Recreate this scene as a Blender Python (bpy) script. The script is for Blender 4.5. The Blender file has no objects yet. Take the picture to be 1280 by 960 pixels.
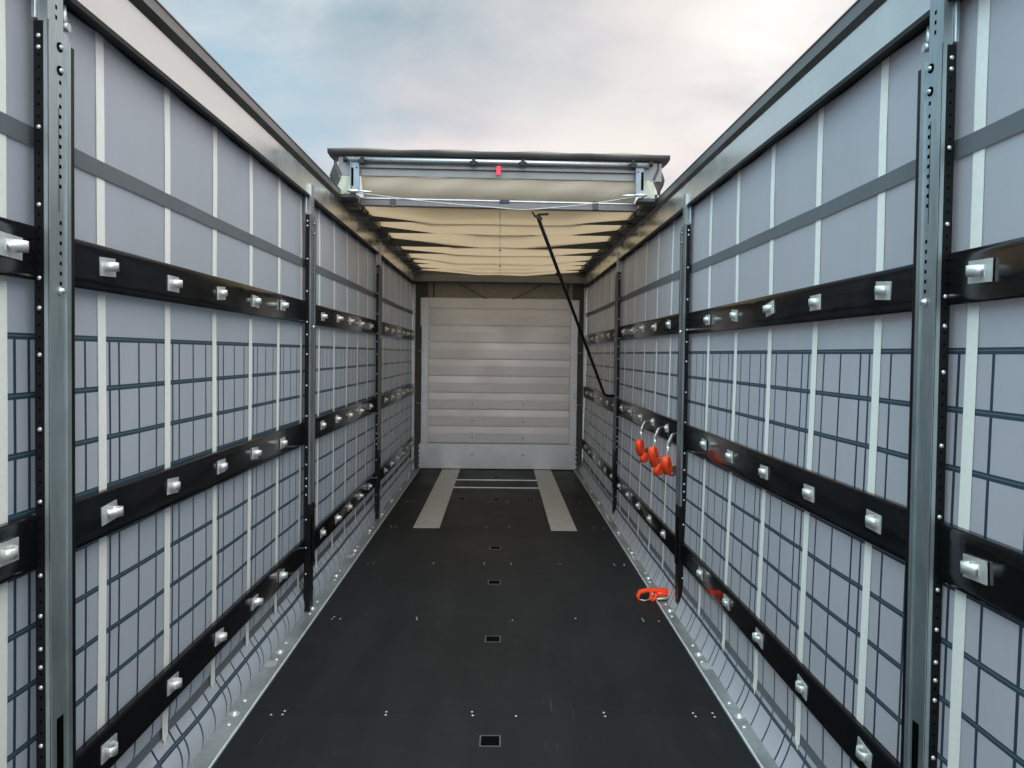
import bpy, math, random
from mathutils import Vector, Matrix
random.seed(7)
S = bpy.context.scene
COL = S.collection
R = math.radians

# ------------------------------------------------------------------ camera
F_PX = 950.0
yaw, pit, rol, sy = 0.015507, 0.025715, 0.012121, -13.3
EYE = Vector((0.0051, 0.0, 1.678))
fw = Vector((math.sin(yaw)*math.cos(pit), math.cos(yaw)*math.cos(pit), -math.sin(pit)))
r0 = Vector((math.cos(yaw), -math.sin(yaw), 0)); u0 = r0.cross(fw)
rt = r0*math.cos(rol) + u0*math.sin(rol); up = -r0*math.sin(rol) + u0*math.cos(rol)
cd = bpy.data.cameras.new('camera'); cam = bpy.data.objects.new('camera', cd); COL.objects.link(cam)
cam.matrix_world = Matrix(((rt.x, up.x, -fw.x, EYE.x), (rt.y, up.y, -fw.y, EYE.y), (rt.z, up.z, -fw.z, EYE.z), (0, 0, 0, 1)))
cd.sensor_width = 36; cd.lens = F_PX/1280*36; cd.shift_y = sy/1280
cd.clip_start = 0.05; cd.clip_end = 3000
S.camera = cam

# ------------------------------------------------------------------ sky, sun, exposure
SUN_EL, SUN_AZ = R(58), R(188)       # azimuth clockwise from +Y: veiled sun high behind the camera
w = bpy.data.worlds.new('World'); S.world = w; w.use_nodes = True
nt = w.node_tree; nt.nodes.clear()
def N(t, nt=nt, **k):
    n = nt.nodes.new(t)
    for a, b in k.items(): setattr(n, a, b)
    return n
L = nt.links.new
wo = N('ShaderNodeOutputWorld'); bg = N('ShaderNodeBackground'); bg.inputs[1].default_value = 0.1
L(bg.outputs[0], wo.inputs[0])
sky = N('ShaderNodeTexSky', sky_type='NISHITA', sun_disc=False, sun_elevation=SUN_EL, sun_rotation=SUN_AZ)
tc = N('ShaderNodeTexCoord')
def wmath(op, a, b=None, c=None, clamp=False):
    n = N('ShaderNodeMath', operation=op, use_clamp=clamp)
    for i, v in enumerate((a, b, c)):
        if v is None: continue
        if isinstance(v, (int, float)): n.inputs[i].default_value = v
        else: L(v, n.inputs[i])
    return n.outputs[0]
sx = N('ShaderNodeSeparateXYZ'); L(tc.outputs['Generated'], sx.inputs[0])
X_, Y_, Z_ = sx.outputs
# cloud layer: noise over a flattened dome of directions
den = wmath('ADD', wmath('MAXIMUM', Z_, 0.0), 0.22)
cx_ = wmath('DIVIDE', X_, den); cy_ = wmath('DIVIDE', Y_, den)
cv = N('ShaderNodeCombineXYZ'); L(cx_, cv.inputs[0]); L(cy_, cv.inputs[1])
n1 = N('ShaderNodeTexNoise'); n1.inputs['Scale'].default_value = 1.35; n1.inputs['Detail'].default_value = 6; n1.inputs['Roughness'].default_value = 0.58; n1.inputs['Distortion'].default_value = 0.35
mp = N('ShaderNodeMapping'); mp.inputs['Location'].default_value = (3.1, 1.7, 0); L(cv.outputs[0], mp.inputs[0]); L(mp.outputs[0], n1.inputs['Vector'])
n2 = N('ShaderNodeTexNoise'); n2.inputs['Scale'].default_value = 1.9; n2.inputs['Detail'].default_value = 5; n2.inputs['Roughness'].default_value = 0.5
mp2 = N('ShaderNodeMapping'); mp2.inputs['Location'].default_value = (8.2, 5.1, 2); L(cv.outputs[0], mp2.inputs[0]); L(mp2.outputs[0], n2.inputs['Vector'])
def wramp(fac, stops):
    n = N('ShaderNodeValToRGB'); e = n.color_ramp.elements
    while len(e) < len(stops): e.new(0.5)
    for i, (p, c) in enumerate(stops): e[i].position = p; e[i].color = (*c, 1)
    L(fac, n.inputs[0]); return n.outputs[0]
def wmix(f, a, b):
    n = N('ShaderNodeMix', data_type='RGBA')
    if isinstance(f, float): n.inputs[0].default_value = f
    else: L(f, n.inputs[0])
    for i, v in ((6, a), (7, b)):
        if isinstance(v, tuple): n.inputs[i].default_value = (*v, 1)
        else: L(v, n.inputs[i])
    return n.outputs[2]
# elevation-banded colours: warm pale near horizon, grey-blue cloud, brighter right side
cloud = wramp(n1.outputs[0], [(0.34, (0.28, 0.42, 0.51)), (0.46, (0.34, 0.43, 0.49)), (0.56, (0.46, 0.53, 0.57)), (0.68, (0.74, 0.75, 0.76))])
warm = wramp(n2.outputs[0], [(0.35, (0.60, 0.62, 0.66)), (0.45, (0.78, 0.71, 0.71)), (0.64, (0.94, 0.86, 0.84))])
lowf = wmath('MULTIPLY_ADD', Z_, -7.5, 2.95, clamp=True)             # 1 towards the horizon
dt = wmath('ADD', wmath('ADD', wmath('MULTIPLY', X_, 0.45), wmath('MULTIPLY', Y_, 0.82)), wmath('MULTIPLY', Z_, 0.35))
rightf = wmath('MULTIPLY_ADD', dt, 7.0, -5.95, clamp=True)           # 1 in the bright break front right
wf = wmath('MAXIMUM', wmath('MULTIPLY', lowf, 0.95), rightf)
c1 = wmix(wf, cloud, warm)
glow = wmath('MULTIPLY', rightf, wmath('MULTIPLY_ADD', n2.outputs[0], 4.0, -1.6, clamp=True))
c2 = wmix(glow, c1, (0.90, 0.84, 0.77))
dt2 = wmath('ADD', wmath('ADD', wmath('MULTIPLY', X_, 0.31), wmath('MULTIPLY', Y_, 0.885)), wmath('MULTIPLY', Z_, 0.345))
g2 = wmath('MULTIPLY', wmath('MULTIPLY_ADD', dt2, 120.0, -118.9, clamp=True), wmath('MULTIPLY_ADD', n1.outputs[0], 5.0, -1.6, clamp=True))
c2 = wmix(g2, c2, (1.02, 0.98, 0.93))
leftf = wmath('MULTIPLY', wmath('MULTIPLY_ADD', X_, -4.5, -0.45, clamp=True), wmath('MULTIPLY_ADD', n2.outputs[0], -3.0, 2.3, clamp=True))
c2 = wmix(wmath('MULTIPLY', leftf, 0.9), c2, (0.29, 0.52, 0.66))
# an overcast sky is about three times as bright overhead as low down
zen = wmath('MULTIPLY_ADD', wmath('MAXIMUM', wmath('SUBTRACT', Z_, 0.47), 0.0), 12.0, 1.0)
zen = wmath('ADD', zen, wmath('MULTIPLY', wmath('MULTIPLY_ADD', Y_, -1.6, -0.2, clamp=True), 3.6))   # extra brightness added to the sky behind the camera to light the end wall
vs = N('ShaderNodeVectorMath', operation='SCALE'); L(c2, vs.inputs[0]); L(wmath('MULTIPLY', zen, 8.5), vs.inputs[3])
vz = N('ShaderNodeVectorMath', operation='MULTIPLY'); L(vs.outputs[0], vz.inputs[0]); L(wmix(wmath('MULTIPLY_ADD', Z_, 4.0, -1.7, clamp=True), (1.0, 1.0, 1.0), (1.12, 1.0, 0.90)), vz.inputs[1])
mx = wmix(0.05, vz.outputs[0], sky.outputs[0])
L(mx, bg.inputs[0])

sd = bpy.data.lights.new('sun', 'SUN'); sd.energy = 0.5; sd.angle = R(35); sd.color = (1, 0.95, 0.88)
so = bpy.data.objects.new('sun', sd); COL.objects.link(so)
sdir = Vector((math.sin(SUN_AZ)*math.cos(SUN_EL), math.cos(SUN_AZ)*math.cos(SUN_EL), math.sin(SUN_EL)))
so.rotation_euler = sdir.to_track_quat('Z', 'Y').to_euler(); so.location = (0, 0, 20)
V = S.view_settings; V.view_transform = 'Standard'; V.look = 'None'; V.exposure = 0.36; V.gamma = 1; V.use_curve_mapping = False
S.cycles.max_bounces = 10; S.cycles.diffuse_bounces = 6; S.cycles.glossy_bounces = 5; S.cycles.transmission_bounces = 6

# ------------------------------------------------------------------ materials
class MT:
    """small node-graph helper"""
    def __init__(s, name):
        s.m = bpy.data.materials.new(name); s.m.use_nodes = True; s.t = s.m.node_tree
        s.b = s.t.nodes['Principled BSDF']; s.out = s.t.nodes['Material Output']
        s.co = s.n('ShaderNodeTexCoord').outputs['Object']
    def n(s, t, **k):
        n = s.t.nodes.new(t)
        for a, b in k.items(): setattr(n, a, b)
        return n
    def set(s, n, i, v):
        if hasattr(v, 'is_output'): s.t.links.new(v, n.inputs[i])
        elif isinstance(v, tuple) and n.inputs[i].type == 'RGBA': n.inputs[i].default_value = (*v, 1) if len(v) == 3 else v
        else: n.inputs[i].default_value = v
    def math(s, op, a, b=0.0, c=0.0, clamp=False):
        n = s.n('ShaderNodeMath', operation=op, use_clamp=clamp)
        s.set(n, 0, a); s.set(n, 1, b)
        if op == 'MULTIPLY_ADD' or op == 'SMOOTH_MIN': s.set(n, 2, c)
        return n.outputs[0]
    def noise(s, scale, detail=4, rough=0.55, stretch=None, loc=(0, 0, 0)):
        v = s.co
        mp = s.n('ShaderNodeMapping'); s.set(mp, 0, v); mp.inputs['Location'].default_value = loc
        if stretch: mp.inputs['Scale'].default_value = stretch
        n = s.n('ShaderNodeTexNoise'); s.set(n, 'Vector', mp.outputs[0]); s.set(n, 'Scale', scale); s.set(n, 'Detail', detail); s.set(n, 'Roughness', rough)
        return n.outputs[0]
    def ramp(s, f, stops):
        n = s.n('ShaderNodeValToRGB'); e = n.color_ramp.elements
        while len(e) < len(stops): e.new(0.5)
        for i, (p, c) in enumerate(stops):
            e[i].position = p; e[i].color = (c, c, c, 1) if isinstance(c, (int, float)) else (*c, 1)
        s.set(n, 0, f); return n.outputs[0]
    def mix(s, f, a, b):
        n = s.n('ShaderNodeMix', data_type='RGBA'); s.set(n, 0, f); s.set(n, 6, a); s.set(n, 7, b); return n.outputs[2]
    def bump(s, h, strength, dist=0.01):
        n = s.n('ShaderNodeBump'); s.set(n, 'Height', h); s.set(n, 'Strength', strength); s.set(n, 'Distance', dist)
        s.set(s.b, 'Normal', n.outputs[0]); return n.outputs[0]
    def P(s, **k):
        for a, v in k.items(): s.set(s.b, a.replace('_', ' '), v)
        return s

def metal(name, lo, hi, ro=(0.28, 0.5), met=0.9, scale=30, st=None, bump=0.15):
    q = MT(name)
    a = q.noise(scale, 5, 0.6, st); b = q.noise(4, 3, 0.5, None, (3, 1, 2))
    f = q.math('ADD', q.math('MULTIPLY', a, 0.5), q.math('MULTIPLY', b, 0.5))
    col = q.ramp(f, [(0.32, lo), (0.68, hi)])
    rr = q.ramp(b, [(0.3, ro[0]), (0.7, ro[1])])
    q.P(Base_Color=col, Roughness=rr, Metallic=met); q.bump(a, bump, 0.002)
    return q.m
M = {}
M['galv'] = metal('galvanised_steel', (0.38, 0.41, 0.415), (0.60, 0.63, 0.635), (0.3, 0.48), 0.85, 45)
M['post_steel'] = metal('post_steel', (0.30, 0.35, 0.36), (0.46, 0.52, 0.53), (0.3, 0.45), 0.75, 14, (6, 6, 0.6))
M['shaded_steel'] = metal('shaded_post_steel', (0.17, 0.19, 0.20), (0.26, 0.29, 0.30), (0.35, 0.5), 0.7, 14, (6, 6, 0.6))  # the same post steel, darkened to paint in the middle posts' shade
M['rail_alu'] = metal('rail_aluminium', (0.66, 0.66, 0.64), (0.80, 0.79, 0.76), (0.20, 0.32), 0.88, 1.4, (1, 0.3, 3), 0.0)
M['rail_dark'] = metal('rail_dark_lip', (0.16, 0.16, 0.155), (0.24, 0.24, 0.23), (0.35, 0.5), 0.8, 6, (1, .2, 6), 0.05)
M['bright'] = metal('bright_zinc', (0.62, 0.64, 0.62), (0.82, 0.84, 0.82), (0.25, 0.4), 0.7, 60)
M['chrome'] = metal('polished_edge', (0.75, 0.8, 0.82), (0.88, 0.92, 0.94), (0.3, 0.4), 0.4, 40)
M['bracket'] = metal('bracket_zinc', (0.60, 0.61, 0.58), (0.80, 0.81, 0.78), (0.34, 0.5), 0.6, 60)
M['steel_plate'] = metal('worn_steel_plate', (0.44, 0.455, 0.43), (0.62, 0.63, 0.60), (0.38, 0.6), 0.6, 9, None, 0.1)

def plain(name, c, ro=0.5, met=0.0, var=0.12, scale=20, bump=0.0):
    q = MT(name); a = q.noise(scale, 4)
    q.P(Base_Color=q.ramp(a, [(0.3, tuple(x*(1-var) for x in c)), (0.7, tuple(min(1, x*(1+var)) for x in c))]), Roughness=ro, Metallic=met)
    if bump: q.bump(a, bump, 0.003)
    if max(c) < 0.03: q.P(Specular_IOR_Level=0.0 if max(c) < .005 else 0.22)
    return q.m
M['black'] = plain('black_paint', (0.006, 0.0065, 0.0075), 0.38, bump=0.1)
M['rubber'] = plain('black_rubber', (0.02, 0.02, 0.02), 0.6)
M['hole'] = plain('dark_hole', (0.004, 0.004, 0.004), 0.9)
M['bow'] = plain('dark_bow_steel', (0.055, 0.055, 0.057), 0.5, 0.2)
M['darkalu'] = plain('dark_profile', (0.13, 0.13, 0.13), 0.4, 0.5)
M['greyplate'] = plain('grey_roof_plate', (0.20, 0.205, 0.205), 0.5, 0.2, 0.08, 5)
M['silver'] = plain('silver_tube', (0.48, 0.50, 0.51), 0.35, 0.7)
M['blue_steel'] = plain('bluish_bracket', (0.20, 0.25, 0.28), 0.45, 0.4)
M['red'] = plain('red_tag', (0.85, 0.03, 0.07), 0.5)
M['blue'] = plain('blue_tag', (0.015, 0.03, 0.09), 0.5)
M['rope'] = plain('pale_cord', (0.42, 0.42, 0.40), 0.6)
M['brass'] = plain('oily_buckle_steel', (0.36, 0.33, 0.27), 0.35, 0.85)
q = MT('orange_webbing'); a = q.noise(260, 2, 0.5, (1, 1, .15))
q.P(Base_Color=q.ramp(a, [(0.3, (0.95, 0.055, 0.008)), (0.7, (1.0, 0.09, 0.015))]), Roughness=0.5); q.bump(a, 0.3, 0.001); M['orange'] = q.m

# black high-gloss side boards, thin dust film
q = MT('gloss_black_board')
a = q.noise(2.2, 4, 0.55, (1, 0.6, 5)); d = q.noise(35, 5, 0.7)
q.P(Base_Color=q.ramp(d, [(0.35, (0.006, 0.006, 0.007)), (0.75, (0.006, 0.006, 0.007))]),
    Roughness=q.ramp(a, [(0.3, 0.09), (0.7, 0.17)]), Specular_IOR_Level=0.22)
q.bump(q.noise(3.5, 2, 0.5, (1, 1, 3)), 0.25, 0.01); M['board'] = q.m

# floor: phenolic resin plywood, sheet joints every 1.27 m, scuffs and dust
q = MT('phenolic_plywood')
sep = q.n('ShaderNodeSeparateXYZ'); q.set(sep, 0, q.co)
big = q.noise(1.3, 5, 0.6); fine = q.noise(160, 3, 0.7); dust = q.noise(26, 6, 0.75, (1, .5, 1), (2, 5, 1))
sheet = q.math('FLOOR', q.math('DIVIDE', q.math('ADD', sep.outputs[1], 1.56), 1.267))
wn = q.n('ShaderNodeTexWhiteNoise', noise_dimensions='1D'); q.set(wn, 'W', sheet)
base = q.ramp(big, [(0.3, (0.007, 0.0075, 0.0088)), (0.7, (0.0125, 0.013, 0.0142))])
base = q.mix(q.math('MULTIPLY', wn.outputs[0], 0.35), base, (0.012, 0.013, 0.016))
specks = q.ramp(dust, [(0.66, 0.0), (0.72, 0.55)])
base = q.mix(specks, base, (0.085, 0.085, 0.08))
base = q.mix(q.ramp(fine, [(0.60, 0.0), (0.75, 0.22)]), base, (0.09, 0.09, 0.09))
trk = q.ramp(q.noise(1.1, 5, 0.7, (2.2, .35, 1), (7, 3, 0)), [(0.45, 0.0), (0.7, 0.30)])
base = q.mix(trk, base, (0.032, 0.032, 0.033))
# long thin scuffs in two directions
s1 = q.noise(7, 3, 0.5, (12, 0.5, 1), (4, 2, 0)); s2 = q.noise(5, 3, 0.5, (0.7, 16, 1), (1, 9, 0))
sc = q.math('MAXIMUM', q.ramp(s1, [(0.69, 0.0), (0.73, 0.35)]), q.ramp(s2, [(0.70, 0.0), (0.73, 0.3)]))
base = q.mix(sc, base, (0.085, 0.085, 0.085))
fr = q.math('FRACT', q.math('DIVIDE', q.math('ADD', sep.outputs[1], 1.56), 1.267))
jn = q.math('LESS_THAN', q.math('ABSOLUTE', q.math('SUBTRACT', fr, 0.5)), 0.4982)
base = q.mix(q.math('SUBTRACT', 1.0, jn), base, (0.004, 0.004, 0.004))
q.P(Base_Color=base, Roughness=q.ramp(big, [(0.3, 0.48), (0.7, 0.62)]), Specular_IOR_Level=0.16)
q.bump(q.math('ADD', fine, q.math('MULTIPLY', jn, 2.0)), 0.12, 0.0015); M['floor'] = q.m

# tarpaulin with the printed double-bar grille
def curtain_mat(name, y0, pitch, offs, zt):
    q = MT(name)
    sep = q.n('ShaderNodeSeparateXYZ'); q.set(sep, 0, q.co)
    y, z = sep.outputs[1], sep.outputs[2]
    fr = q.math('FRACT', q.math('DIVIDE', q.math('SUBTRACT', y, y0), pitch))
    vm = None
    for o in offs:
        m = q.math('LESS_THAN', q.math('ABSOLUTE', q.math('SUBTRACT', fr, o/pitch)), 0.0060/pitch)
        vm = m if vm is None else q.math('MAXIMUM', vm, m)
    fz = q.math('FRACT', q.math('ADD', q.math('DIVIDE', q.math('SUBTRACT', zt, z), 0.1585), 0.5))
    dz = q.math('ABSOLUTE', q.math('SUBTRACT', fz, 0.5))
    hm = q.math('LESS_THAN', dz, 0.0090/0.1585)
    hl = q.math('LESS_THAN', q.math('ABSOLUTE', q.math('SUBTRACT', fz, 0.492)), 0.0016/0.1585)
    below = q.math('MULTIPLY', q.math('LESS_THAN', z, zt+0.009), 1.0)
    gap = q.math('GREATER_THAN', q.math('ABSOLUTE', q.math('SUBTRACT', z, 0.28)), 0.035)
    tone = q.noise(1.6, 4, 0.6); tone2 = q.noise(9, 4, 0.6, (1, 1, .3))
    cloth = q.ramp(q.math('ADD', q.math('MULTIPLY', tone, .6), q.math('MULTIPLY', tone2, .4)),
                   [(0.3, (0.41, 0.412, 0.448)), (0.7, (0.455, 0.457, 0.495))])
    col = q.mix(q.math('MULTIPLY', vm, below), cloth, (0.030, 0.050, 0.075))
    col = q.mix(q.math('MULTIPLY', hm, q.math('MULTIPLY', below, gap)), col, (0.032, 0.056, 0.074))
    col = q.mix(q.math('MULTIPLY', hl, q.math('MULTIPLY', below, gap)), col, (0.10, 0.15, 0.18))
    q.P(Base_Color=col, Roughness=0.42, Specular_IOR_Level=0.4)
    weave = q.noise(420, 2, 0.5)
    nb = q.bump(q.math('ADD', q.math('MULTIPLY', weave, 0.15), q.noise(5, 3, .5, (1, 1, .35))), 0.34, 0.014)
    tr = q.n('ShaderNodeBsdfTranslucent'); q.set(tr, 0, col)
    ms = q.n('ShaderNodeMixShader'); q.set(ms, 0, 0.10); q.set(ms, 1, q.b.outputs[0]); q.set(ms, 2, tr.outputs[0]); q.set(q.out, 0, ms.outputs[0])
    return q.m
def cloth_mat(name, c, trans, ro=0.8, tcol=None):
    q = MT(name); a = q.noise(3, 5, 0.6); b = q.noise(500, 2)
    f = q.math('ADD', q.math('MULTIPLY', a, .7), q.math('MULTIPLY', b, .3))
    col = q.ramp(f, [(0.3, tuple(x*0.9 for x in c)), (0.7, tuple(min(1, x*1.08) for x in c))])
    q.P(Base_Color=col, Roughness=ro, Specular_IOR_Level=0.2); q.bump(q.math('ADD', q.math('MULTIPLY', a, 1.0), q.math('MULTIPLY', b, .1)), 0.3, 0.02)
    tr = q.n('ShaderNodeBsdfTranslucent'); q.set(tr, 0, tcol or col)
    ms = q.n('ShaderNodeMixShader'); q.set(ms, 0, trans); q.set(ms, 1, q.b.outputs[0]); q.set(ms, 2, tr.outputs[0]); q.set(q.out, 0, ms.outputs[0])
    return q.m
M['strap'] = plain('cream_strap', (0.91, 0.885, 0.815), 0.6, var=.04, scale=60)
M['seam'] = cloth_mat('grey_seam_band', (0.155, 0.165, 0.175), 0.05, 0.6)
M['roofcloth'] = cloth_mat('beige_roof_tarpaulin', (0.58, 0.45, 0.32), 0.32, 0.8, (0.70, 0.49, 0.30))
M['headcloth'] = cloth_mat('pale_beige_tarpaulin', (0.70, 0.62, 0.49), 0.25, 0.8, (0.8, 0.72, 0.56))
M['sidecloth'] = cloth_mat('greenish_white_tarpaulin', (0.66, 0.69, 0.58), 0.5, 0.8, (0.78, 0.82, 0.66))
M['darktarp'] = plain('dark_tarpaulin', (0.05, 0.048, 0.045), 0.55, bump=.3, scale=8)

# end wall sheets
q = MT('bulkhead_panel'); a = q.noise(2, 5, .6); b = q.noise(1.2, 5, .65, (1, 1, 3), (2, 0, 1))
q.P(Base_Color=q.mix(q.ramp(b, [(.45, 0.), (.75, .5)]), q.ramp(a, [(.3, (.60, .60, .60)), (.7, (.68, .68, .68))]), (.50, .50, .49)), Roughness=q.ramp(a, [(.3, .32), (.7, .5)]), Metallic=.35); M['bulk'] = q.m
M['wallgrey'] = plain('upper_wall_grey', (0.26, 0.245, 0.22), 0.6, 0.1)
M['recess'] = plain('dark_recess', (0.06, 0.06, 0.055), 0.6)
M['asphalt'] = plain('asphalt', (0.05, 0.05, 0.05), 0.9, 0, .3, 2)

# ------------------------------------------------------------------ mesh helpers
class MB:
    def __init__(s): s.v = []; s.f = []; s.sm = []; s.cut = None
    def box(s, x0, x1, y0, y1, z0, z1):
        x0, x1 = min(x0, x1), max(x0, x1); b = len(s.v)
        s.v += [(x, y, z) for z in (z0, z1) for y in (y0, y1) for x in (x0, x1)]
        s.f += [tuple(b+i for i in q) for q in ((0, 2, 3, 1), (4, 5, 7, 6), (0, 1, 5, 4), (2, 6, 7, 3), (0, 4, 6, 2), (1, 3, 7, 5))]
        return s
    def obox(s, c, ax, ay, az):   # oriented box, half-vectors
        b = len(s.v); c = Vector(c)
        for k in (-1, 1):
            for j in (-1, 1):
                for i in (-1, 1): s.v.append(tuple(c + i*Vector(ax) + j*Vector(ay) + k*Vector(az)))
        s.f += [tuple(b+i for i in q) for q in ((0, 2, 3, 1), (4, 5, 7, 6), (0, 1, 5, 4), (2, 6, 7, 3), (0, 4, 6, 2), (1, 3, 7, 5))]
        return s
    def tube(s, pts, r, n=8, caps=True):
        pts = [Vector(p) for p in pts]; rs = r if isinstance(r, (list, tuple)) else [r]*len(pts)
        b = len(s.v); prev = None
        for i, p in enumerate(pts):
            d = (pts[min(i+1, len(pts)-1)] - pts[max(i-1, 0)]).normalized()
            if prev is None:
                a = d.cross(Vector((0, 0, 1)));  a = a if a.length > .05 else d.cross(Vector((1, 0, 0)))
            else: a = prev - d*prev.dot(d)
            a.normalize(); prev = a; c = d.cross(a)
            for k in range(n):
                t = 2*math.pi*k/n; s.v.append(tuple(p + rs[i]*(math.cos(t)*a + math.sin(t)*c)))
        for i in range(len(pts)-1):
            for k in range(n):
                s.f.append((b+i*n+k, b+i*n+(k+1) % n, b+(i+1)*n+(k+1) % n, b+(i+1)*n+k)); s.sm.append(len(s.f)-1)
        if caps:
            s.f.append(tuple(b+k for k in range(n))[::-1]); s.f.append(tuple(b+(len(pts)-1)*n+k for k in range(n)))
        return s
    def dome(s, c, nrm, r, h, n=10):
        c = Vector(c); nn = Vector(nrm).normalized()
        a = nn.orthogonal().normalized(); q = nn.cross(a); b = len(s.v)
        prof = [(1, 0), (.92, .45), (.6, .85)]
        for pr, ph in prof:
            for k in range(n):
                t = 2*math.pi*k/n; s.v.append(tuple(c + nn*h*ph + r*pr*(math.cos(t)*a+math.sin(t)*q)))
        s.v.append(tuple(c+nn*h))
        for i in range(2):
            for k in range(n): s.f.append((b+i*n+k, b+i*n+(k+1) % n, b+(i+1)*n+(k+1) % n, b+(i+1)*n+k)); s.sm.append(len(s.f)-1)
        for k in range(n): s.f.append((b+2*n+k, b+2*n+(k+1) % n, b+3*n)); s.sm.append(len(s.f)-1)
        return s
    def grid(s, P):   # P[i][j] rows of points
        b = len(s.v); m = len(P[0])
        for row in P: s.v += [tuple(p) for p in row]
        for i in range(len(P)-1):
            for j in range(m-1):
                s.f.append((b+i*m+j, b+i*m+j+1, b+(i+1)*m+j+1, b+(i+1)*m+j)); s.sm.append(len(s.f)-1)
        return s
    def prism_y(s, prof, y0, y1):   # closed (x,z) polygon extruded along y
        b = len(s.v); n = len(prof)
        s.v += [(x, y0, z) for x, z in prof] + [(x, y1, z) for x, z in prof]
        for i in range(n): s.f.append((b+i, b+(i+1) % n, b+n+(i+1) % n, b+n+i))
        s.f.append(tuple(range(b, b+n))[::-1]); s.f.append(tuple(range(b+n, b+2*n)))
        return s
    def ribbon(s, pts, wvec, th):   # flat strip following pts, width vector w, thickness th
        pts = [Vector(p) for p in pts]; wv = Vector(wvec); b = len(s.v); n = len(pts)
        for i, p in enumerate(pts):
            d = (pts[min(i+1, n-1)] - pts[max(i-1, 0)]).normalized(); nn = d.cross(wv.normalized()).normalized()*th/2
            for q in (p-wv/2-nn, p+wv/2-nn, p+wv/2+nn, p-wv/2+nn): s.v.append(tuple(q))
        for i in range(n-1):
            for k in range(4):
                s.f.append((b+i*4+k, b+i*4+(k+1) % 4, b+(i+1)*4+(k+1) % 4, b+(i+1)*4+k))
                if k in (0, 2): s.sm.append(len(s.f)-1)
        s.f.append((b+3, b+2, b+1, b)); e = b+(n-1)*4; s.f.append((e, e+1, e+2, e+3))
        return s
    def mesh(s, name, mat):
        me = bpy.data.meshes.new(name); me.from_pydata(s.v, [], s.f); me.update()
        import bmesh
        bm = bmesh.new(); bm.from_mesh(me); bmesh.ops.recalc_face_normals(bm, faces=bm.faces); bm.to_mesh(me); bm.free()
        for i in s.sm: me.polygons[i].use_smooth = True
        me.materials.append(mat if not isinstance(mat, str) else M[mat])
        if s.cut is not None:
            me.materials.append(M[s.cut[1]])
            for i in range(s.cut[0], len(s.f)): me.polygons[i].material_index = 1
        return me
    def rest(s, mat): s.cut = (len(s.f), mat); return s

def link(name, me, parent=None, loc=None, bevel=0):
    o = bpy.data.objects.new(name, me); COL.objects.link(o)
    if loc: o.location = loc
    if parent:
        o.parent = parent; root = parent; off = Vector(root.location)
        p = parent.parent
        while p: off = off*0 + off + Vector((0, 0, 0)); p = p.parent
        o.matrix_parent_inverse = WM[parent.name].inverted()
    WM[o.name] = (WM[parent.name] @ o.matrix_parent_inverse if parent else Matrix()) @ Matrix.Translation(Vector(loc or (0, 0, 0)))
    if bevel:
        b = o.modifiers.new('bevel', 'BEVEL'); b.width = bevel; b.segments = 2; b.limit_method = 'ANGLE'
    return o
WM = {}
def tag(o, label=None, cat=None, group=None, kind=None):
    if label: o['label'] = label
    if cat: o['category'] = cat
    if group: o['group'] = group
    if kind: o['kind'] = kind
    return o
def thing(name, loc, label, cat, group=None):
    o = bpy.data.objects.new(name, None); COL.objects.link(o); o.location = loc; o.empty_display_size = .1
    WM[o.name] = Matrix.Translation(Vector(loc)); return tag(o, label, cat, group)

# ------------------------------------------------------------------ dimensions, per side (s = -1 left, +1 right)
Y0, Y1 = -2.4, 10.93
SIDE = {
 -1: dict(word='left', cur=1.27, board=(1.235, 1.235, 1.235), face=1.20, floor=1.14, rail=1.235, y0=1.955, pitch=0.4835,
          offs=(0.055, 0.114, 0.252, 0.392), zt=1.709, posts=(2.044, 4.85, 7.60), pw=0.106,
          bz=((1.855, 1.998), (1.085, 1.230), (0.325, 0.470)), lip=1.0, top=0.0),
  1: dict(word='right', cur=1.245, board=(1.212, 1.206, 1.196), face=1.18, floor=1.09, rail=1.170, y0=1.965, pitch=0.5035,
          offs=(0.060, 0.123, 0.275, 0.420), zt=1.700, posts=(2.035, 4.885, 7.72), pw=0.102,
          bz=((1.822, 1.962), (1.072, 1.232), (0.325, 0.464)), lip=0.982, top=-0.018),
}
def prof_curtain(s):
    d = SIDE[s]; c = d['cur']
    if s < 0:
        return [(2.72, c+.004), (2.5, c), (2.25, c), (2.0, c), (1.71, c), (1.4, c), (1.1, c+.002), (.8, c+.003), (.5, c+.006), (.36, c+.008),
                (.24, c+.014), (.205, c+.022), (.175, c+.016), (.15, c+.002), (.125, c-.013), (.10, c-.026), (.075, c-.034), (.05, c-.038), (.025, c-.037), (.0, c-.032), (-.05, c-.02)]
    return [(2.70, c+.004), (2.5, c), (2.25, c), (2.0, c), (1.71, c-.001), (1.4, c-.006), (1.1, c-.012), (.8, c-.019), (.5, c-.026), (.36, c-.030),
            (.24, c-.030), (.205, c-.030), (.175, c-.031), (.15, c-.033), (.125, c-.037), (.10, c-.043), (.075, c-.051), (.05, c-.061), (.025, c-.072), (.0, c-.084), (-.05, c-.09)]
def curx(s, z):
    P = prof_curtain(s)
    for (za, xa), (zb, xb) in zip(P, P[1:]):
        if zb <= z <= za: return xb + (xa-xb)*(z-zb)/(za-zb)
    return P[0][1]

# ------------------------------------------------------------------ setting
g = MB().box(-400, 400, -400, 400, -1.35, -1.25); tag(link('ground', g.mesh('ground', 'asphalt')), 'dark asphalt yard under the trailer', kind='structure')

fl = MB().box(-SIDE[-1]['floor']+.004, SIDE[1]['floor']-.004, Y0, 11.0, -.03, 0)
floor = tag(link('floor', fl.mesh('floor', 'floor')), 'dark plywood load floor of the trailer', kind='structure')
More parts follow.
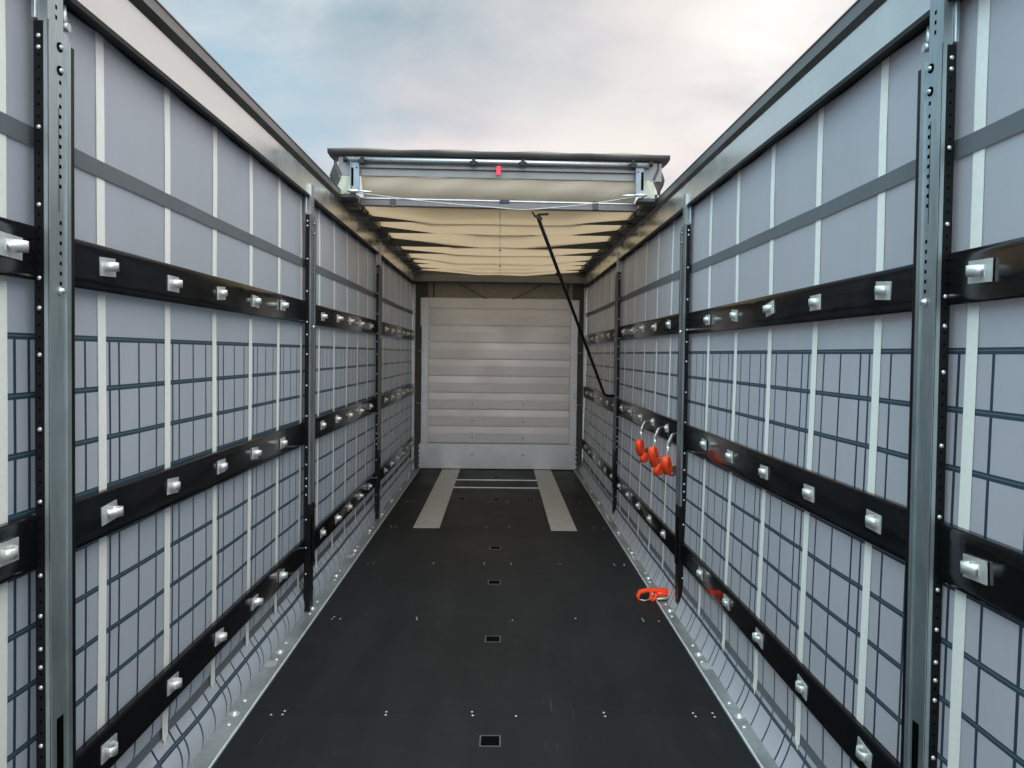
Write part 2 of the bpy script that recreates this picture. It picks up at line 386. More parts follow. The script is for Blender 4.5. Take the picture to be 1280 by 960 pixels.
# long steel plates and thin cross strips towards the front wall
for xa, xb, ya in ((-.812, -.559, 7.25), (.506, .754, 7.18)):
    link('steel_plate', MB().box(xa, xb, ya, 10.96, 0.0002, .004).mesh('steel_plate', 'steel_plate'), floor, bevel=.001)
for y in (9.47, 10.04):
    link('cover_strip', MB().box(-.558, .505, y-.03, y+.03, 0.0002, .0035).mesh('cover_strip', 'bright'), floor)
hole_me = MB().box(-.040, .040, -.042, .042, -.02, .0012).mesh('hole', 'hole')
rim = MB()
for a in ((-.046, .046, -.048, -.042), (-.046, .046, .042, .048), (-.046, -.040, -.042, .042), (.040, .046, -.042, .042)): rim.box(*a, -.004, .0022)
rim_me = rim.mesh('rim', 'darkalu')
for x, y in ((-.02, 3.25), (-.02, 4.426), (-.02, 5.535), (-.02, 6.523), (-.423, 8.73), (-.026, 8.70), (.365, 8.70), (-.025, 10.252), (-.02, 2.05)):
    h = link('slot', hole_me, floor, (x, y, 0)); link('slot_rim', rim_me, h, (x, y, 0)) if False else link('slot_rim', rim_me, floor, (x, y, 0))
riv = MB().dome((0, 0, .0005), (0, 0, 1), .0062, .002, 8).mesh('screw_head', 'steel_plate')
for k in range(-1, 6):
    yj = 3.495 + 1.267*(k-0) if k >= 0 else 2.228
    if yj > 9.6: continue
    for x in (-1.03, -.985, -.51, -.11, .105, .51, .93, 1.02):
        if k >= 3 and abs(abs(x)-.6) < .2: continue
        jj = random.uniform(-.006, .006)
        for dy in (-.014, .022):
            if random.random() < .12: continue
            link('screw', riv, floor, (x+jj+random.uniform(-.004, .004), yj+dy+random.uniform(-.003, .003), 0))

# ------------------------------------------------------------------ side walls
bolt_c = MB().dome((0, 0, 0), (0, -1, 0), .0062, .004).mesh('bolt', 'bright')
for s in (-1, 1):
    d = SIDE[s]; W = d['word']
    # --- floor edge rail
    t = thing('floor_rail', (s*d['floor'], 0, 0), 'galvanised steel strip bolted along the %s edge of the floor' % W, 'metal rail', 'galvanised strips along the floor edges')
    m = MB().box(s*(d['floor']+.006), s*(d['rail']+.012), Y0, 10.98, -.04, .004)
    link('rail_plate', m.mesh('rail_plate', 'galv'), t, bevel=.002)
    m = MB().box(s*(d['floor']-.002), s*(d['floor']+.0055), Y0, 10.98, -.04, .0075)
    link('rail_edge', m.mesh('rail_edge', 'chrome'), t, bevel=.001)
    bm_ = MB().dome((0, 0, .001), (0, 0, 1), .016, .011, 12)
    bm_.tube([(0, 0, -.001), (0, 0, .002)], .024, 16); bme = bm_.mesh('rail_bolt', 'bright')
    sme = MB().dome((0, 0, 0), (0, 0, 1), .011, .005, 10).mesh('rail_rivet', 'bright')
    xs = s*(d['floor'] + (.062 if s < 0 else .048))
    y = .58
    while y < 10.6:
        link('rail_bolt', bme, t, (xs, y, .0045))
        link('rail_rivet', sme, t, (xs+s*random.uniform(-.008, .004), y+.135, .0042)); link('rail_rivet', sme, t, (xs-s*.01, y-.10, .0042))
        if int(y*10) % 3 == 0:
            link('rail_patch', MB().box(xs-.03, xs+.03, y-.20, y-.12, .0046, .0058).mesh('rail_patch', 'steel_plate'), t)
        y += .725
    # --- curtain
    cur = thing('side_curtain', (s*d['cur'], 0, 0), 'light grey tarpaulin curtain with printed dark grille closing the %s side' % W, 'curtain', 'tarpaulin curtains of the two sides')
    CM = curtain_mat('tarpaulin_'+W, d['y0'], d['pitch'], d['offs'], d['zt'])
    P = []
    zs = [p[0] for p in prof_curtain(s)]
    zz = []
    for a, b in zip(zs, zs[1:]):
        n = max(1, int(abs(a-b)/.09)); zz += [a + (b-a)*i/n for i in range(n)]
    zz.append(zs[-1])
    ny = int((Y1-Y0)/.0600)
    rr = random.Random(3 if s < 0 else 4); ph = [rr.uniform(0, 6.28) for _ in range(6)]
    def wav(y, z):
        u = ((y-d['y0'])/d['pitch']) % 1.0
        b = .004*math.sin(math.pi*u)*(1 if z > .3 else .6)
        b += .0025*math.sin(2.1*y+ph[0]+z*1.3) + .0018*math.sin(5.3*y+ph[1]-z*2.2) + .0015*math.sin(3*z+ph[2]+y)
        if z < .2: b += .002*math.sin(9*y+ph[3])*(s < 0)
        return -b*.8-.001
    for z in zz:
        P.append([(s*(curx(s, z)+wav(Y0+(Y1-Y0)*j/ny, z)), Y0+(Y1-Y0)*j/ny, z) for j in range(ny+1)])
    m = MB().grid(P); o = link('tarpaulin', m.mesh('tarpaulin', CM), cur)
    k0 = int(math.floor((Y0-d['y0'])/d['pitch']))+1
    ys = [d['y0']+k*d['pitch'] for k in range(k0, 40) if d['y0']+k*d['pitch'] < Y1-.05]
    for y in ys:
        jy = rr.uniform(-.006, .006); zb = (.166 if s < 0 else .138) + rr.uniform(-.006, .006)
        lv = [2.70, 2.4, 2.1, 1.8, 1.5, 1.2, .9, .6, .4, .3, .24, .20, zb+.008]
        hw = .0245
        m = MB(); xt = curx(s, .30)-.007
        def sxz(z): return min(curx(s, z)+wav(y, z)-.004, curx(s, .30)+wav(y, .30)-.004) if z < .30 else curx(s, z)+wav(y, z)-.0035
        A = [[(s*sxz(z), y+jy+q*hw, z) for q in (-1, 1)] for z in lv]
        A.append([(s*sxz(zb), y+jy+q*hw*.5, zb) for q in (-1, 1)])
        A.append([(s*(sxz(zb)-.002), y+jy-hw*.4+q*.003, zb-.022) for q in (-1, 1)])
        m.grid(A); m.sm = []
        link('strap', m.mesh('strap', 'strap'), cur)
    for nm, za, zb in (('seam_band', 2.218, 2.270), ('lower_seam_band', .178 if s < 0 else .148, .220 if s < 0 else .190)):
        n = int((Y1-Y0)/.12)
        A = [[(s*(curx(s, z)+wav(Y0+(Y1-Y0)*j/n, z) - (.0065 if za > 1 else .0012)), Y0+(Y1-Y0)*j/n, z+.004*math.sin(1.2*(Y0+(Y1-Y0)*j/n))) for j in range(n+1)] for z in (za, zb)]
        link('seam_band', MB().grid(A).mesh(nm, 'seam'), cur)
    # dark edge strip and runner rollers under the roof rail
    A = [[(s*(d['cur']-.001+.002), Y0+(Y1-Y0)*j/160, 2.664+d['top']*1.0-.012*abs(math.sin(math.pi*((Y0+(Y1-Y0)*j/160-d['y0'])/d['pitch'])))*.8) for j in range(161)],
         [(s*(d['cur']-.001+.002), Y0+(Y1-Y0)*j/160, 2.74+d['top']) for j in range(161)]]
    for r_ in A:
        for j in range(len(r_)): r_[j] = (s*(d['cur']-.010), r_[j][1], r_[j][2])
    link('top_hem', MB().grid(A).mesh('top_hem', 'rubber'), cur)
    # --- roof rail
    rl = thing('roof_rail', (s*d['face'], 0, 2.7), 'long smooth aluminium roof rail running along the top of the %s side' % W, 'rail', 'roof rails above the curtains')
    k = d['lip']; h = EYE.z
    def q_(x, z): return (s*x*k, h+(z-h)*k)
    prof = [q_(1.22, 2.672), q_(1.22, 2.815), q_(1.226, 2.818), q_(1.34, 2.818), q_(1.34, 2.672)]
    link('rail_face', MB().prism_y(prof, Y0, 10.95).mesh('rail_face', 'rail_alu'), rl, bevel=.0015)
    zt_ = 2.886 if s < 0 else 2.893; xl = 1.195 if s < 0 else 1.202
    prof = [q_(1.222, 2.8185), q_(xl, 2.836), q_(xl, 2.842), q_(xl+.004, 2.845), q_(xl+.004, zt_-.008), q_(xl, zt_-.005), q_(xl, zt_), q_(1.25, zt_+.012), q_(1.36, zt_+.012), q_(1.36, 2.8185)]
    link('rail_lip', MB().prism_y(prof, Y0, 10.95).mesh('rail_lip', 'rail_dark'), rl)
    prof = [q_(1.214, 2.655), q_(1.214, 2.6715), q_(1.262, 2.6715), q_(1.262, 2.664), q_(1.224, 2.664), q_(1.224, 2.655)]
    link('rail_seal', MB().prism_y(prof, Y0, 10.95).mesh('rail_seal', 'rubber'), rl)
    # --- posts
    xf = d['face']
    for i, py in enumerate(d['posts']):
        ordn = ('nearest', 'middle', 'farthest')[i]
        t = thing('post', (s*xf, py, 0), '%s upright post of the %s side, galvanised steel face on a black frame' % (ordn, W), 'post', 'sliding upright posts')
        y1 = py+d['pw']
        ztop = 2.545 if s < 0 else 2.522
        fy = py+.007
        m = MB().box(s*(xf+.0125), s*(xf+.040), fy+.001, y1-.003, .012, ztop).rest('hole')
        z = ztop-.09
        while z > .35:
            m.box(s*(xf+.024), s*(xf+.030), fy+.0006, fy+.0012, z-.0033, z+.0033); z -= .0325
        link('black_frame', m.mesh('black_frame', 'black'), t)
        m = MB().box(s*(xf-.001), s*(xf+.038), y1+.0005, y1+.023, .30, ztop-.028)
        link('board_pocket', m.mesh('board_pocket', 'black'), t, bevel=.003)
        # foot: dark sleeve near the floor
        m = MB().box(s*(xf+.002), s*(xf+.0120), fy+.004, y1-.004, .006, .70 if i else .30)
        link('foot_sleeve', m.mesh('foot_sleeve', 'black'), t, bevel=.001)
        zf = .70 if i else .30
        m = MB().box(s*(xf+.001), s*(xf+.012), fy+.004, y1-.004, zf, ztop-.002)
        m.box(s*(xf-.002), s*(xf+.002), fy-.001, fy+.014, zf, ztop+.004).box(s*(xf-.003), s*(xf+.002), y1-.020, y1, zf, ztop-.02)
        m.box(s*(xf+.0), s*(xf+.0130), fy-.001, fy+.004, zf, ztop+.004).rest('hole')
        yc = py+.062
        for z in [2.40, 2.365] + [2.335-.027*j for j in range(9)] + [2.02-.0275*j for j in range(7)]:
            z2 = z+d['top']
            m.box(s*(xf+.0003), s*(xf+.0008), yc-.005, yc+.004, z2-.005, z2+.005)
        m.box(s*(xf+.0006), s*(xf+.0009), yc-.0085, yc-.0062, 2.05, 2.33)
        link('steel_face', m.mesh('steel_face', ('post_steel', 'shaded_steel', 'darkalu')[i]), t)  # same steel on all posts; shade farther in is put into the colour
        m = MB().box(s*(xf+.004), s*(xf+.030), py+.010, y1-.024, ztop-.01, 2.74+d['top']).rest('hole')
        for zq in (2.565, 2.592, 2.619): m.box(s*(xf+.0034), s*(xf+.0041), py+.045, py+.053, zq, zq+.011)
        link('inner_tube', m.mesh('inner_tube', 'post_steel'), t)
        m = MB().box(s*(xf+.031), s*(xf+.044), py+.002, py+.030, ztop+.004, 2.70+d['top'])
        link('guide_rod', m.mesh('guide_rod', 'galv'), t, bevel=.003)
        # curtain roller hanging by the post
        for yy in (y1+.030,):
            m = MB().tube([(s*(xf+.035), yy, 2.64+d['top']), (s*(xf+.03), yy, 2.575+d['top'])], .008, 8)
            m.tube([(s*(xf+.018), yy, 2.580+d['top']), (s*(xf+.046), yy, 2.580+d['top'])], .012, 12)
            link('roller', m.mesh('roller', 'galv'), t)
        # adjusting holes, slot and adjusting bolts in the steel face
        if not i:
            link('slot_hole', MB().box(s*(xf-.0004), s*(xf+.0008), yc-.026, yc+.004, .31, .66).mesh('slot_hole', 'hole'), t)
        else:
            link('foot_slot', MB().box(s*(xf+.0012), s*(xf+.0018), yc-.026, yc+.004, .31, .62).mesh('foot_slot', 'hole'), t)
        for z in (2.495+d['top'], 2.432+d['top']):
            m = MB().tube([(s*(xf+.0012), yc-.002, z), (s*(xf-.0010), yc-.002, z)], .013, 16); link('bolt_recess', m.mesh('bolt_recess', 'hole'), t)
            m = MB().dome((s*(xf-.001), yc, z), (-s, 0, 0), .0075, .006, 8); link('adjusting_bolt', m.mesh('adjusting_bolt', 'steel_plate'), t)
        m = MB().dome((s*(xf-.001), yc-.002, 1.835), (-s, 0, 0), .009, .010, 6).tube([(s*xf, yc-.002, 1.835), (s*(xf-.002), yc-.002, 1.835)], .012, 12)
        link('adjusting_bolt', m.mesh('locking_bolt', 'bright'), t)
        # screws on the face towards the rear
        for z in [2.505, 2.475] + [2.265, 2.06, 1.865, 1.785, 1.66, 1.46, 1.265, 1.065, .955, .865, .815, .76, .60, .42, .25]:
            link('bolt', bolt_c, t, (s*(xf+.027), fy+.0008, z+d['top']))
    # --- side boards with clip brackets
    def bracket_mesh(v):
        m = MB().box(0, -s*.003, -.047, .047, -.029, .029)
        dep = (.032, .037, .029)[v]*(1 if s < 0 else .72); sk = (.002, .012, -.010)[v]; w_ = (.019, .017, .021)[v]
        L_ = []
        for i in range(15):
            f = i/14; th = math.pi*(1.18*f-.09)
            o_ = .003+max(0, math.sin(min(max(th, 0), math.pi)))**.7*(dep-.003)
            L_.append((o_, -w_*math.cos(th)*1.15 + sk*math.sin(math.pi*f)))
        m.ribbon([(-s*a, b, .001) for a, b in L_], (0, 0, .028), .0026)
        return m.mesh('clip_bracket', 'bracket')
    BR = [bracket_mesh(v) for v in range(3)]
    ends = [(-1.9, d['posts'][0]+.006)] + [(d['posts'][i]+d['pw']+.0, (list(d['posts'])+[10.905])[i+1]+.006) for i in range(3)]
    secw = ('before the nearest post', 'between the nearest and middle posts', 'between the middle and farthest posts', 'beside the end wall')
    for j, (z0, z1) in enumerate(d['bz']):
        xb = d['board'][j]; lev = ('upper', 'middle', 'lowest')[j]
        for i, (ya, yb) in enumerate(ends):
            dz = rr.uniform(-.006, .006)
            t = thing('side_board', (s*xb, ya, z0), '%s glossy black board, %s side, %s' % (lev, W, secw[i]), 'side board', 'black side boards across the curtains')
            zc = (z0+z1)/2+dz; hh = (z1-z0)/2
            pr = [(-.0005, -hh+.004), (-.002, -hh+.014), (-.003, -hh*.5), (-.003, hh*.5), (-.002, hh-.014), (-.0005, hh-.004), (.002, hh), (.020, hh), (.022, hh-.002), (.022, -hh+.002), (.020, -hh), (.002, -hh)]
            m = MB().prism_y([(s*(xb+a), zc+b) for a, b in pr], ya+.003, yb-.002)
            m.sm = [q2 for q2 in range(0, 5)]
            link('board_panel', m.mesh('board_panel', 'board'), t, bevel=.0012)
            for n_, y in enumerate(ys):
                yc = y + (-.02 if s < 0 else .03) * 1.0 - (0.01 if s < 0 else .11*1.0) + rr.uniform(-.012, .012)
                if not (ya+.07 < yc < yb-.06) or yc < .3: continue
                cb = link('clip_bracket', BR[rr.choice((0, 0, 1, 2))], t, (s*(xb-.0045), yc, zc+.003+rr.uniform(-.006, .006))); cb.rotation_euler.x = R(rr.gauss(0, 3.5))

# ------------------------------------------------------------------ end wall
t = thing('end_wall', (0, 11, 0), 'pale ribbed metal wall closing the far end of the trailer', 'wall')
m = MB(); P = []
z = .375; rows = []
while z < 2.47:
    rows += [(z, 11.0), (z+.010, 10.9985), (z+.020, 10.9975), (z+.15, 10.9955), (z+.228, 10.9992)]; z += .2425
rows = [r_ for r_ in rows if r_[0] < 2.472] + [(2.475, 11.0)]
for zz_, yy in rows: P.append([(-1.04+2.06*j/20, yy, zz_) for j in range(21)])
m.grid(P); m.sm = []
link('ribbed_panel', m.mesh('ribbed_panel', 'bulk'), t)
for xa, xb_, zb in ((-1.132, -1.030, 2.472), (1.012, 1.118, 2.462)):
    m = MB().box(xa, xb_, 10.965, 10.985, .37, zb); o = link('edge_strip', m.mesh('edge_strip', 'galv'), t, bevel=.003)
    s = -1 if xa < 0 else 1
    xo = xa if s < 0 else xb_
    m = MB().box(xo, xo+s*.018, 10.962, 10.984, 2.06, zb-.003); link('edge_tab', m.mesh('edge_tab', 'galv'), t, bevel=.002)
    for zq in (1.70, .95):
        m = MB().tube([(xo-s*.04, 10.955, zq), (xo+s*.07, 10.955, zq)], .004, 6); link('latch_pin', m.mesh('latch_pin', 'bright'), t)
# kick plate with notched ends
out = []
m = MB().box(-1.150, 1.108, 10.955, 10.98, .012, .372)
for s in (-1, 1):
    xo = -1.150 if s < 0 else 1.108
    for k_ in range(5): m.box(xo, xo+s*.016, 10.956, 10.979, .035+.07*k_, .070+.07*k_)
link('kick_plate', m.mesh('kick_plate', 'galv'), t, bevel=.002)
rvm = MB().dome((0, 0, 0), (0, -1, 0), .012, .008).mesh('rivet', 'darkalu')
for x in (-.39, .345):
    for z in (.945, .702, .46, .215): link('rivet', rvm, t, (x, 10.953 if z < .4 else 10.988, z))
rvs = MB().dome((0, 0, 0), (0, -1, 0), .006, .004).mesh('small_rivet', 'darkalu')
for j in range(12): link('rivet', rvs, t, (-1.05+.19*j, 10.954, .345))
for xa, xb_ in ((-1.225, -1.045), (1.04, 1.205)):
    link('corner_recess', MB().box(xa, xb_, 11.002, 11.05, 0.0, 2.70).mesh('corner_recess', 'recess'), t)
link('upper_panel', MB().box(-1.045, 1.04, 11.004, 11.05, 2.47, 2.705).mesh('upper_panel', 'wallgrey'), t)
link('header_beam', MB().box(-1.215, 1.20, 10.86, 10.99, 2.695, 2.79).mesh('header_beam', 'greyplate'), t, bevel=.006)
link('header_beam', MB().box(-1.215, 1.20, 10.90, 11.04, 2.792, 2.96).mesh('header_cap', 'darkalu'), t)
for xa in (-.965, .97): link('wall_gap', MB().box(xa-.006, xa+.006, 10.995, 11.003, 2.475, 2.69).mesh('wall_gap', 'hole'), t)
for a, b in (((-.62, 2.69), (-.20, 2.47)), ((.60, 2.68), (.17, 2.465))):
    link('stay_wire', MB().tube([(a[0], 10.985, a[1]), (b[0], 10.985, b[1])], .006, 6).mesh('stay_wire', 'darkalu'), t)
for s, x0, x1 in ((-1, -1.268, -1.222), (1, 1.198, 1.250)):
    tt = link('corner_post', MB().box(x0, x1, 10.94, 11.0, 0, 2.76).mesh('corner_post', 'galv'), t, bevel=.004)
    xq = x0-.014 if s < 0 else x1
    link('curtain_rod', MB().box(xq, xq+.014, 10.925, 10.955, .05, 2.66).mesh('curtain_rod', 'black'), t, bevel=.003)
link('front_sheet', MB().box(-1.33, 1.33, 11.052, 11.09, -.1, 2.96).mesh('front_sheet', 'wallgrey'), t)
for s, x0 in ((-1, -1.21), (1, 1.15)):
    link('tension_bar', MB().tube([(s*(1.225 if s < 0 else 1.20), 10.9, .14), (s*(1.21 if s < 0 else 1.185), 10.2, .012)], .010, 8).mesh('tension_bar', 'bright'), t)

# ------------------------------------------------------------------ gathered sliding roof
t = thing('sliding_roof', (0, 5.8, 2.9), 'folded back sliding tarpaulin roof with its raised rear end above the far half', 'roof')
BY = [6.62, 7.143, 7.85, 8.72, 9.485, 9.96, 10.49]
BH = [.042, .056, .083, .042, .018, .016, .018]
knots = [5.90] + BY + [10.92]
TIP = [.55, .62, .22, .50, .55, .60, .35]
def cloth_z(x, y):
    for a, b in zip(knots, knots[1:]):
        if a <= y <= b: break
    u = (y-a)/(b-a); X = min(1, abs(x)/1.12)
    i = knots.index(b)-1
    tip = TIP[min(i, 6)]/1.12
    side = max(0.0, (X-tip)/(1-tip))            # 0 in the middle, 1 at the rails
    low = 2.794 + .004*math.sin(3*y) + (.016 if y < 6.0 else .016*max(0, 1-(y-6.0)/.3))
    bt = 2.855
    bh = BH[min(i, 6)]
    kb = lambda q: 2.855-(BH[BY.index(q)] if q in BY else .04)-.010
    zmid = min(low, (2.81 if a < 6 else kb(a))*(1-u)**2 + kb(b)*(1-(1-u)**2)) - .012*math.sin(math.pi*u)
    zside = bt + .012*math.sin(math.pi*u)
    e = side**.85
    z = zmid*(1-e)+zside*e
    return z + .0045*math.sin(6*x+2.1*y*2)*(1-X) + .003*math.sin(17*y+3*x)
ny = 170
P = [[(1.13*(-1+2*i/56), 5.90+5.02*j/ny, cloth_z(1.13*(-1+2*i/56), 5.90+5.02*j/ny)+(.0)) for i in range(57)] for j in range(ny+1)]
link('roof_cloth', MB().grid(P).mesh('roof_cloth', 'roofcloth'), t)
for y, hgt in zip(BY, BH):
    m = MB().box(-1.15, 1.135, y+.01, y+.045, 2.855-hgt, 2.868); link('roof_bow', m.mesh('roof_bow', 'bow'), t, bevel=.002)
# middle seam cord
link('seam_cord', MB().tube([(-.012, 5.9+5.0*j/60, cloth_z(-.012, 5.9+5.0*j/60)-.003) for j in range(61)], .002, 5).mesh('seam_cord', 'darktarp'), t)
# runner carriages: dark jagged blocks on the rails
rr = random.Random(11)
for s, xo, zt in ((-1, 1.172, 2.885), (1, 1.150, 2.888)):
    y = 5.86
    while y < 10.8:
        ln = rr.uniform(.10, .20)
        m = MB().box(s*(xo-.035-rr.uniform(0, .025)), s*(xo+.05), y, y+ln, zt-.055-rr.uniform(0, .02), zt+rr.uniform(.0, .035))
        m.box(s*(xo-.06), s*(xo-.03), y+ln*.3, y+ln*.6, zt-.05, zt-.03)
        link('runner_carriage', m.mesh('runner_carriage', 'rail_dark' if rr.random() < .5 else 'bow'), t, bevel=.004); y += ln+rr.uniform(.01, .05)
# raised rear end
pk = lambda x: -.012*(x+1.28)/2.52       # it sits a little lower on the right
m = MB(); PP = []
for y, z in ((5.655, 3.172), (5.655, 3.162), (5.657, 3.149), (5.74, 3.144), (5.9, 3.150)):
    PP.append([(-1.285+(2.53)*i/30, y+.004*math.sin(i*1.3), z-.014*i/30+.003*math.sin(i*.9)) for i in range(31)])
o = link('top_edge', m.grid(PP).mesh('top_edge', 'darktarp'), t); so_ = o.modifiers.new('s', 'SOLIDIFY'); so_.thickness = .012
PP = []
for y, z in ((5.665, 3.182), (5.85, 3.187), (6.1, 3.15), (6.5, 3.02), (6.9, 2.935), (8, 2.93), (9.5, 2.93), (10.95, 2.93)):
    PP.append([(-1.27+(2.50)*i/30, y, z-.014*i/30*(y < 6.2)+.006*math.sin(i*.8+y)) for i in range(31)])
link('roof_cover', MB().grid(PP[:3]).mesh('roof_cover', 'headcloth'), t)
m = MB().tube([(-1.155, 5.66, 3.100), (1.103, 5.66, 3.088)], .017, 14); link('cross_tube', m.mesh('cross_tube', 'silver'), t)
for x in (-1.155, 1.103):
    link('tube_cap', MB().tube([(x-.012, 5.657, 3.094), (x+.012, 5.657, 3.094)], .021, 12).mesh('tube_cap', 'rubber'), t)
m = MB().obox((-.01, 5.71, 3.052), (1.205, 0, -.006), (0, .006, 0), (0, 0, .068)); link('rear_plate', m.mesh('rear_plate', 'greyplate'), t, bevel=.002)
m = MB().obox((-.01, 5.695, 3.050), (1.05, 0, -.006), (0, .012, 0), (0, 0, .013)); link('plate_fold', m.mesh('plate_fold', 'darkalu'), t, bevel=.004)
PP = []
for k_, (y, z) in enumerate(((5.72, 2.990), (5.735, 2.965), (5.755, 2.93), (5.785, 2.895), (5.83, 2.865), (5.875, 2.853))):
    PP.append([(-1.05+2.07*i/40, y+.006*math.sin(i*.7+k_), z-.006*i/40+.002*math.sin(i*.5)) for i in range(41)])
link('rear_cloth', MB().grid(PP).mesh('rear_cloth', 'headcloth'), t)
m = MB().obox((-.015, 5.86, 2.846), (1.07, 0, -.008), (0, .014, 0), (0, 0, .0055)); link('cross_bar', m.mesh('cross_bar_edge', 'silver'), t, bevel=.001)
m = MB().obox((-.02, 5.87, 2.814), (1.06, 0, -.008), (0, .022, 0), (0, 0, .0255)); link('cross_bar', m.mesh('cross_bar', 'darkalu'), t, bevel=.006)
for x in (-.83, .72): link('bar_clamp', MB().box(x-.02, x+.02, 5.835, 5.86, 2.785, 2.85).mesh('bar_clamp', 'bow'), t, bevel=.004)
for s, x in ((-1, -1.086), (1, 1.025)):
    m = MB().box(x-.032, x+.032, 5.672, 5.690, 2.872, 3.085).box(x-.032, x-.026, 5.655, 5.673, 2.88, 3.083)
    o = link('hinge_bracket', m.mesh('hinge_bracket', 'blue_steel'), t, bevel=.002)
    link('bracket_slot', MB().box(x+s*.020-.009, x+s*.020+.009, 5.6705, 5.674, 2.905, 3.04).mesh('bracket_slot', 'hole'), t)
    link('bracket_hole', MB().tube([(x-s*.012, 5.6705, 3.04), (x-s*.012, 5.674, 3.04)], .006, 10).mesh('bracket_hole', 'hole'), t)
    m = MB().tube([(x-s*.02-s*.0, 5.64, 2.862), (x-s*.13, 5.64, 2.857)], .007, 8).tube([(x+s*.05, 5.65, 2.865), (x-s*.03, 5.64, 2.862)], .012, 8)
    link('lock_pin', m.mesh('lock_pin', 'bright'), t)
    m = MB().box(x+s*.0, x+s*.125, 5.70, 5.84, 2.825, 2.858); link('hinge_block', m.mesh('hinge_block', 'bow'), t, bevel=.006)
    xa, xb_ = x+s*.034, x+s*.118
    PP = [[(xa+(xb_-xa)*i/6+s*.004*math.sin(z*40), 5.70+.008*math.sin(i*1.5+z*30), z) for i in range(7)] for z in (2.985, 2.95, 2.92, 2.88, 2.85)]
    link('side_flap', MB().grid(PP).mesh('side_flap', 'sidecloth'), t)
    PP = [[(x+s*(.122+.02*i+.018*math.sin(z*31+i)), 5.70+.02*i, z) for i in range(4)] for z in (3.12, 3.08, 3.04, 3.0, 2.96, 2.92, 2.88)]
    o = link('crumpled_flap', MB().grid(PP).mesh('crumpled_flap', 'darktarp'), t); sf = o.modifiers.new('s', 'SOLIDIFY'); sf.thickness = .008
for px in (-1.03, -.21, .155, .97):
    m = MB().box(px-.022, px+.022, 5.625, 5.65, 3.062, 3.095).box(px-.010, px+.010, 5.63, 5.65, 3.095, 3.115).tube([(px-.03, 5.64, 3.085), (px+.03, 5.64, 3.085)], .008, 8)
    link('black_knob', m.mesh('black_knob', 'rubber'), t, bevel=.003)
link('red_tag', MB().obox((-.025, 5.655, 3.03), (.017, 0, 0), (0, .006, 0), (.001, 0, .034)).mesh('red_tag', 'red'), t, bevel=.004)
link('blue_tag', MB().box(-.015, .06, 5.838, 5.846, 2.826, 2.851).mesh('blue_tag', 'blue'), t, bevel=.002)
for (x, y) in ((-.012, 8.03), (-.012, 9.6)): link('cord_knot', MB().dome((x, y, cloth_z(x, y)-.002), (0, 0, -1), .014, .012).mesh('cord_knot', 'rubber'), t)

# cord slung between the roof ends
c = MB()
pts = []
for a, b in (((-1.127, 5.70, 2.868), (-.012, 5.60, 2.745)), ((-.012, 5.60, 2.745), (.33, 5.62, 2.752)), ((.33, 5.62, 2.752), (1.02, 5.70, 2.868))):
    for i in range(8):
        f = i/8; pts.append(tuple(a[k]+(b[k]-a[k])*f - (.010*math.sin(math.pi*f) if k == 2 else 0) for k in range(3)))
pts.append((1.02, 5.70, 2.868))
tag(link('cord', c.tube(pts, .0042, 6).mesh('cord', 'rope')), 'thin pale cord hanging in a shallow V under the raised roof end', 'cord')

# roof opening pole
t = thing('roof_pole', (1.08, 7.85, 1.26), 'long thin dark pole leaning from the right wall up to the roof opening', 'pole')
a = Vector((.285, 6.02, 2.765)); b = Vector((1.085, 7.84, 1.268))
m = MB().tube([a, b, b+Vector((.022, .02, -.012)), b+Vector((.12, -.10, -.008))], .0145, 10); link('shaft', m.mesh('shaft', 'black'), t)
m = MB().tube([a+Vector((-.045, -.01, .035)), a+Vector((-.02, 0, .0)), a, a+Vector((.03, 0, -.03))], [.006, .010, .018, .018], 8)
m.tube([a+Vector((.0, 0, .012)), a+Vector((.085, 0, .018))], .009, 8); link('hook', m.mesh('hook', 'darkalu'), t)
c_ = a+(b-a)*.27; link('grip_collar', MB().dome(c_, (-1, 0, .2), .02, .035).mesh('grip_collar', 'rubber'), t)

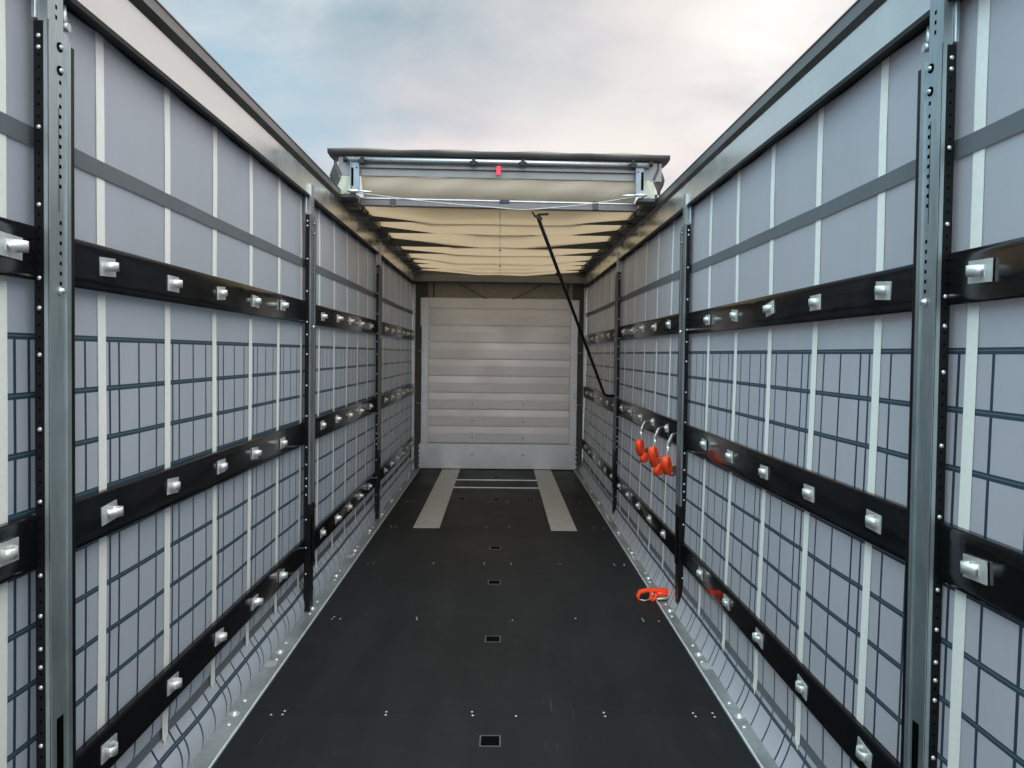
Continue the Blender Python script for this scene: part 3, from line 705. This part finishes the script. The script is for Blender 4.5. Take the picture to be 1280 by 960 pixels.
# ------------------------------------------------------------------ ratchet straps
def loop_pts(c, u, v, a, b, n=18, start=0, end=360):
    return [Vector(c)+Vector(u)*a*math.cos(R(start+(end-start)*i/n))+Vector(v)*b*math.sin(R(start+(end-start)*i/n)) for i in range(n+1)]
def hanging(y, label, sc=1.0, two=True):
    x = 1.150; zt = 1.085
    t = thing('ratchet_strap', (x, y, zt), label, 'ratchet strap', 'orange ratchet straps hanging on the right wall')
    # flat steel hanger
    m = MB().ribbon([(x+.040, y+.02, zt+.075), (x+.022, y+.01, zt+.070), (x+.004, y-.0, zt+.035), (x-.02, y-.02, zt-.02)], (.034, .022, .004), .004)
    m.tube([(x-.02, y-.02, zt-.015), (x-.018, y-.02, zt-.05), (x-.02, y-.015, zt-.085)], [.010, .006, .006], 8)
    link('hanger', m.mesh('hanger', 'bright'), t)
    cx = x-.022; z1 = zt-.145
    m = MB()
    m.ribbon(loop_pts((cx, y-.01, z1), (.25, .45, .0), (-.25, -.35, 1), .085*sc, .068*sc), (.04, -.02, 0), .012)
    m.ribbon(loop_pts((cx, y-.01, z1), (.25, .45, .0), (-.25, -.35, 1), .055*sc, .045*sc), (.04, -.02, 0), .016)
    m.ribbon([(cx+.002, y-.012, zt-.08), (cx, y-.01, z1+.05*sc), (cx-.006, y, z1)], (.034, -.014, 0), .02)
    link('webbing_coil', m.mesh('webbing_coil', 'orange'), t)
    if two:
        z2 = z1-.085*sc
        m = MB().ribbon(loop_pts((cx+.035, y+.0, z2), (.35, .35, 0), (.2, 0, 1), .062*sc, .036*sc), (.036, -.02, 0), .012)
        m.ribbon(loop_pts((cx+.035, y+.0, z2), (.35, .35, 0), (.2, 0, 1), .034*sc, .018*sc), (.036, -.02, 0), .016)
        link('webbing_coil', m.mesh('webbing_coil', 'orange'), t)
    m = MB().obox((cx+.05, y+.03, z1-.045*sc), (.013, .010, 0), (-.005, .008, 0), (.005, 0, .036)).tube([(cx+.02, y, z1-.05), (cx+.09, y+.03, z1-.065)], .007, 8)
    m.tube([(cx+.04, y+.03, z1+.01), (cx+.075, y+.04, z1-.05), (cx+.10, y+.05, z1-.06)], .006, 8)
    link('ratchet_buckle', m.mesh('ratchet_buckle', 'brass'), t)
hanging(6.03, 'orange ratchet strap bundle hanging farthest back of the three on the right wall', .92)
hanging(5.49, 'orange ratchet strap bundle in the middle of the three, the largest and lowest hanging', 1.08)
hanging(5.06, 'small orange strap coil hanging right beside the middle post, closest of the three', .85, False)
# strap lying on the floor
t = thing('ratchet_strap', (1.08, 5.18, 0), 'orange ratchet strap lying on the floor edge by the middle right post', 'ratchet strap')
m = MB()
arc = [(.975, 5.17, .004), (.965, 5.17, .028), (.985, 5.18, .052), (1.03, 5.19, .060), (1.10, 5.20, .060), (1.17, 5.20, .058), (1.19, 5.20, .050)]
m.ribbon(arc, (.0, .05, 0), .014)
m.ribbon([(1.055, 5.17, .052), (1.058, 5.165, .03), (1.045, 5.16, .012), (1.065, 5.16, .006), (1.09, 5.17, .018), (1.095, 5.18, .045)], (0, .05, 0), .014)
m.ribbon([(1.10, 5.17, .045), (1.15, 5.18, .040), (1.19, 5.19, .040)], (0, .05, .01), .016)
link('webbing', m.mesh('webbing', 'orange'), t)
m = MB().obox((1.145, 5.15, .022), (.055, .0, .004), (0, .022, 0), (0, 0, .010)).tube([(1.09, 5.12, .02), (1.20, 5.12, .03)], .008, 8).tube([(.98, 5.14, .008), (1.01, 5.135, .003), (1.05, 5.14, .010)], .007, 8)
link('ratchet_buckle', m.mesh('floor_buckle', 'brass'), t, bevel=.002)
